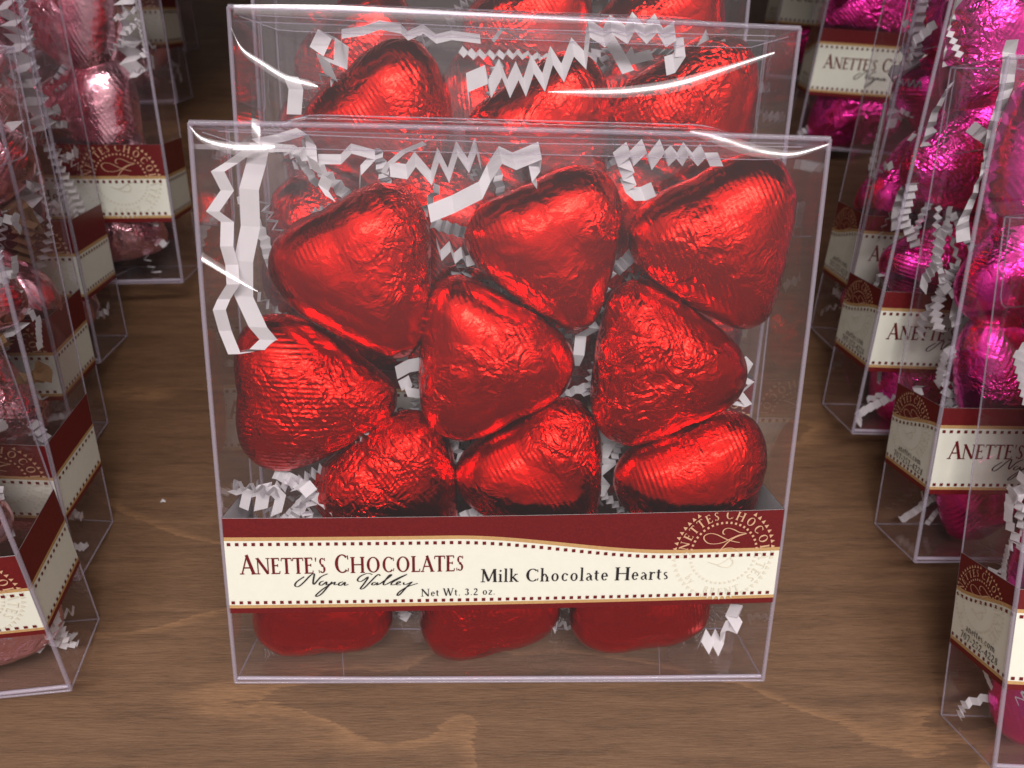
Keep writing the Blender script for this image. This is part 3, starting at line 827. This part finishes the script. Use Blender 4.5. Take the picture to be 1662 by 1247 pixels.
b2 = make_box(*P2, 'clear box of red hearts right behind the front red box', REDROW, lab_mesh=lb, creases=cr2)
P3 = ((-.012, .622), (.004, .664, .002))
b3 = make_box(*P3, 'farthest clear box of red hearts, only its top peeking over the others', REDROW, lab_mesh=lb, creases=cr3)
M2, M3 = box_matrix(*P2), box_matrix(*P3)

LAYOUT = [  # x, y, z, beta, size, position words
 (-0.249, 0.088, 0.743, -29, 1.021, 'top left heart, tip pointing down and right'),
 (0.079, 0.09, 0.794, -24, 0.955, 'top middle heart'),
 (0.374, 0.088, 0.806, -27, 1.027, 'top right heart'),
 (-0.348, 0.092, 0.534, -88, 1.013, 'leftmost heart of the second row, lying on its side'),
 (-0.048, 0.082, 0.622, 152, 1.009, 'upside down heart in the centre'),
 (0.265, 0.082, 0.615, 154, 1.014, 'upside down heart at the right of the second row'),
 (-0.198, 0.1, 0.342, -38, 0.981, 'left heart resting just above the label'),
 (0.073, 0.096, 0.366, -33, 1.003, 'middle heart resting just above the label'),
 (0.372, 0.096, 0.345, -23, 1.04, 'right heart resting just above the label'),
 (-0.357, 0.09, 0.141, 175, 0.943, 'left heart at the bottom, half hidden by the label'),
 (-0.044, 0.09, 0.142, 162, 0.983, 'middle heart at the bottom, half hidden by the label'),
 (0.261, 0.09, 0.15, 169, 0.968, 'right heart at the bottom, half hidden by the label'),
]
for i, (x, yy, z, b, sz, words) in enumerate(LAYOUT):
    put_heart(M1, x, yy, z, b, 'red', i, 'red foil ' + words + ', front red box', 'red hearts in the front box', tilt=random.uniform(-.06, .08), turn=random.uniform(-.06, .06), size=sz * .975)
off2 = [(.015, .050), (.0, -.012), (-.018, .018), (.0, .02), (-.1, .0), (0, 0), (.01, .01), (0, 0), (0, 0), (0, 0), (0, 0), (0, 0)]
W2 = ['top left red heart', 'top middle red heart', 'top right red heart', 'left red heart of the second row', 'centre red heart', 'right red heart of the second row', 'red heart left above the label', 'red heart midway above the label', 'red heart right above the label', 'bottom left red heart', 'bottom middle red heart', 'bottom right red heart']
for i, (x, yy, z, b, sz, words) in enumerate(LAYOUT[:9]):
    put_heart(M2, x + off2[i][0], .100, z + off2[i][1], b + random.uniform(-12, 12), 'red', i + 2, W2[i] + ' inside the second box, behind the front box', 'red hearts in the second box', tilt=.08)
for i, (x, yy, z, b, sz, words) in enumerate(LAYOUT[:6]):
    put_heart(M3, x + random.uniform(-.03, .02), .092, z + .01 + random.uniform(-.02, .02), b + random.uniform(-25, 25), 'red', i + 3, W2[i] + ' inside the farthest red box', 'red hearts in the farthest red box', tilt=.05)

SP = SHRED_PATHS
FG = 'white crinkle paper shreds in the front box'
def W(x, y, z): return (x, y, z)
for key, y, wv, amp, lab in [
 ('s1', .020, W(.020, .004, 0), .005, 'long folded white shred hanging in the front box against its left edge'),
 ('s2', .034, W(.030, .004, -.002), .004, 'widest white shred hanging down the left of the front box to the side-lying heart'),
 ('s3', .030, W(.018, -.006, -.010), .006, 'white shred looping under the top left corner glare of the front box'),
 ('s3b', .040, W(.002, -.010, -.016), .004, 'white shred bent in a step above the top left heart'),
 ('s3c', .045, W(.006, .004, -.005), .002, 'thin curved white shred left of the zigzag above the top hearts'),
 ('s4', .045, W(.003, -.012, -.024), .006, 'white zigzag shred above the gap between the top left and top middle hearts'),
 ('s5', .052, W(.006, -.012, -.028), .007, 'broad white shred climbing from the top left heart over the top middle heart'),
 ('s6', .055, W(.008, -.012, -.022), .006, 'white zigzag shred curling between the top middle and top right hearts'),
 ('s7', .120, W(.003, -.012, -.018), .005, 'small zigzag shred showing between the top middle and centre hearts'),
 ('s8', .085, W(.003, .010, -.026), .003, 'short white shred between the side-lying heart and the centre heart'),
 ('s9', .100, W(.006, .006, -.020), .004, 'small crumpled shred beneath the short one beside the side-lying heart'),
 ('s10', .110, W(.022, .010, -.004), .006, 'zigzag shred running down between the top middle and top right hearts'),
 ('s11', .090, W(.016, .012, .003), .005, 'white zigzag shred right of the second row near the right edge'),
 ('s12', .045, W(.020, .004, .016), .003, 'curled white shred tucked under the side-lying heart above the label'),
 ('s13', .120, W(.026, .010, -.004), .006, 'shred folded between the middle and right hearts above the label'),
 ('s14', .040, W(.012, .010, .020), .008, 'curly white shred in the bottom right corner below the label'),
 ('s15', .070, W(.004, .010, .003), .003, 'thin white shred between the two right hearts at the bottom'),
 ('s16', .060, W(.014, .006, -.010), .004, 'cream shred in the left corner just above the label'),
 ('s17', .070, W(.024, .006, .004), .004, 'broad pale shred above the left end of the label'),
 ('s18', .050, W(.018, .010, .004), .004, 'folded pale shred beside the lower left heart above the label')]:
    shred(M1, SP[key], y, wv, lab, FG, amp)
SG = 'white crinkle paper shreds in the second box'
for key, y, wv, amp, lab in [
 ('t1', .040, W(.026, -.008, -.016), .008, 'knot of folded white paper at the top left of the second box'),
 ('t2', .028, W(.002, -.010, -.017), .004, 'wavy white shred over the top left heart of the second box'),
 ('t3', .030, W(.026, .003, 0), .003, 'straight white shred left of the hearts in the second box'),
 ('t4', .014, W(.006, -.006, -.032), .004, 'long white accordion shred arching over the second box middle heart'),
 ('t5', .020, W(.005, .006, -.004), .002, 'thin white shred bent above the accordion shred of the second box'),
 ('t6', .070, W(.022, .004, .008), .004, 'diagonal white shred inside the arch of the second box'),
 ('t7', .080, W(.010, .006, -.016), .004, 'stubby white shred inside the arch of the second box'),
 ('t8', .055, W(.010, .012, -.014), .006, 'faint zigzag shred above the top right heart of the second box')]:
    shred(M2, SP[key], y, wv, lab, SG, amp)

def shred_fill(boxM, seed, n, xr, zr, yr, label, mat='paper', w=(.02, .032)):
    rng = random.Random(seed); mb = MB()
    for i in range(n):
        st_ = (rng.uniform(*xr), rng.uniform(*yr), rng.uniform(*zr))
        a = rng.uniform(0, 6.28)
        accordion(mb, st_, (math.cos(a), rng.uniform(-.15, .15), math.sin(a)), rng.randint(9, 26), rng.uniform(.006, .012), rng.uniform(.004, .009), rng.uniform(*w), rng)
    o = mb.build('paper_filling', MAT[mat]); o.matrix_world = boxM
    tag(o, label, 'paper filling', None, 'stuff')
    return o
shred_fill(M1, 3, 100, (-.46, .46), (.04, .93), (.125, .165), 'tangle of white paper shreds behind the hearts of the front box', 'paper', (.012, .024))
shred_fill(M1, 9, 8, (-.46, -.30), (.33, .40), (.03, .12), 'little heap of white shreds in the left corner above the front label', 'paper', (.018, .03))
shred_fill(M2, 5, 70, (-.46, .46), (.2, .95), (.12, .165), 'tangle of white paper shreds at the back of the second red box', 'paper', (.012, .024))
shred_fill(M3, 6, 26, (-.46, .46), (.6, .95), (.05, .165), 'tangle of white paper shreds in the farthest red box')

# ------------------------------------------------------------------ side rows: magenta at the right, pink at the left
R_ = math.radians
RIGHT = [((.896, -.184), (-2.6, 47.3, -1.2), 'nearest'), ((.878, .234), (0, 39.1, -.6), 'second'), ((.832, .564), (-.7, 33.6, .4), 'third'),
         ((.862, .818), (-2.5, 31.7, .2), 'fourth'), ((.976, 1.642), (-9.7, 27.3, -3.4), 'fifth'), ((.93, 1.99), (-5.7, 30, .4), 'sixth')]
LEFT = [((-.840, .013), (6.3, 24.5, 2.9), 'nearest'), ((-.872, .232), (-1.0, 23.5, 5.0), 'second'), ((-.955, .492), (3, 28, 3.5), 'third'),
        ((-.979, .758), (2.2, 30.2, 1.2), 'fourth'), ((-.845, 1.009), (4.5, 32.8, 2.0), 'fifth'), ((-1.032, 1.774), (4.7, 29.8, .3), 'sixth'), ((-1.072, 2.062), (4.9, 27.9, .3), 'seventh')]
ROWS = ['bottom', 'second from bottom', 'third from bottom', 'top']
COLW = ['in the column nearest the aisle', 'in the second column']
def side_row(spec, sgn, color, sidename):
    for bi, (p, (yaw, lean, roll), nth) in enumerate(spec):
        yaw, lean, roll = R_(yaw), R_(lean), R_(roll)
        # p is the rear bottom corner on the aisle side; shift to the box centre
        Rm = Matrix.Rotation(yaw, 3, 'Z') @ Matrix.Rotation(roll, 3, 'Y') @ Matrix.Rotation(-lean, 3, 'X')
        c = Vector((p[0], p[1], 0)) + Rm @ Vector((sgn * .5, 0, 0))
        low = (Rm @ Vector((.5, 0, 0))).z
        loc = (c.x, c.y)
        Mx = box_matrix(loc, (yaw, lean, roll))
        lift = Matrix.Translation((0, 0, abs(low) * S))
        o = make_box(loc, (yaw, lean, roll), f'{nth} clear box of {color} foil hearts, counting back along the {sidename} row', f'clear boxes of {color} hearts in the {sidename} row', lab_mesh=lb)
        o.matrix_world = lift @ o.matrix_world
        Mx = lift @ Mx
        rng = random.Random(bi * 7 + (3 if sgn > 0 else 11))
        cols = 2 if bi < 5 else 1
        for ci in range(cols):
            for ri in range(4):
                x = -sgn * (.5 - .175 - ci * .285) + rng.uniform(-.015, .015)
                z = .148 + ri * .232 + (.03 if ci else 0) + rng.uniform(-.012, .012)
                if z > .84: z = .835
                put_heart(Mx, x, .09, z, rng.choice([-25, -60, 150, 170, 20, 100]) + rng.uniform(-10, 10), color, rng.randint(0, 4),
                          f'{color} heart {ROWS[ri]} {COLW[ci]}, {nth} {sidename} box', f'{color} hearts in the {sidename} boxes', tilt=rng.uniform(-.15, .15), turn=rng.uniform(-.2, .2), size=.97)
        # folded strips standing along the aisle side of the box
        xs = -sgn * .462
        mb = MB()
        for q in range(3 if bi < 4 else 2):
            z = .50 + .17 * q + rng.uniform(-.04, .04); pts = []; ws = []
            x = xs + sgn * rng.uniform(0, .03); y = rng.uniform(.035, .12)
            for k in range(rng.randint(9, 15)):
                pts.append((x + (.007 if k % 2 else -.007), y + (.012 if k % 2 else -.012) + .01 * math.sin(k * .5), z)); z += rng.uniform(.009, .023); x += sgn * rng.uniform(-.004, .004)
                ws.append((.030 + .010 * math.sin(q * 2 + k * .35), .018, .004 + .006 * math.sin(k * .9)))
            ribbon_into(mb, pts, ws)
        o = mb.build('folded_paper_strips', MAT['paper']); o.matrix_world = Mx
        tag(o, f'zigzag white paper standing by the aisle wall of the {nth} {sidename} box', 'paper filling', None, 'stuff')
        a, b = sorted((-sgn * .47, -sgn * .30))
        shred_fill(Mx, 40 + bi + (20 if sgn > 0 else 0), 22, (a, b), (.02, .62), (.03, .15), f'loose white shreds low in the {nth} {sidename} box', 'paper', (.010, .022))
        a, b = sorted((-sgn * .475, -sgn * .43))
        shred_fill(Mx, 140 + bi + (20 if sgn > 0 else 0), 9 if sgn > 0 else 5, (a, b), (.3, .92), (.02, .15), f'white shreds pressed against the aisle wall of the {nth} {sidename} box', 'paper', (.014, .026))
        if color == 'pink' and bi in (1, 2):
            shred_fill(Mx, 80 + bi, 4, (a, b), (.3, .75), (.03, .13), f'brown kraft shreds inside the {nth} {sidename} box', 'kraft', (.04, .06))
side_row(RIGHT, 1, 'magenta', 'right')
side_row(LEFT, -1, 'pink', 'left')

# a crumb lying on the board
mb = MB()
mb.tube([(-.778, .280, .003), (-.773, .284, .006), (-.767, .282, .003)], [.001, .004, .0015], 0, 6)
tag(mb.build('paper_crumb', MAT['paper']), 'tiny white paper crumb lying on the bare wood left of the red boxes', 'crumb')
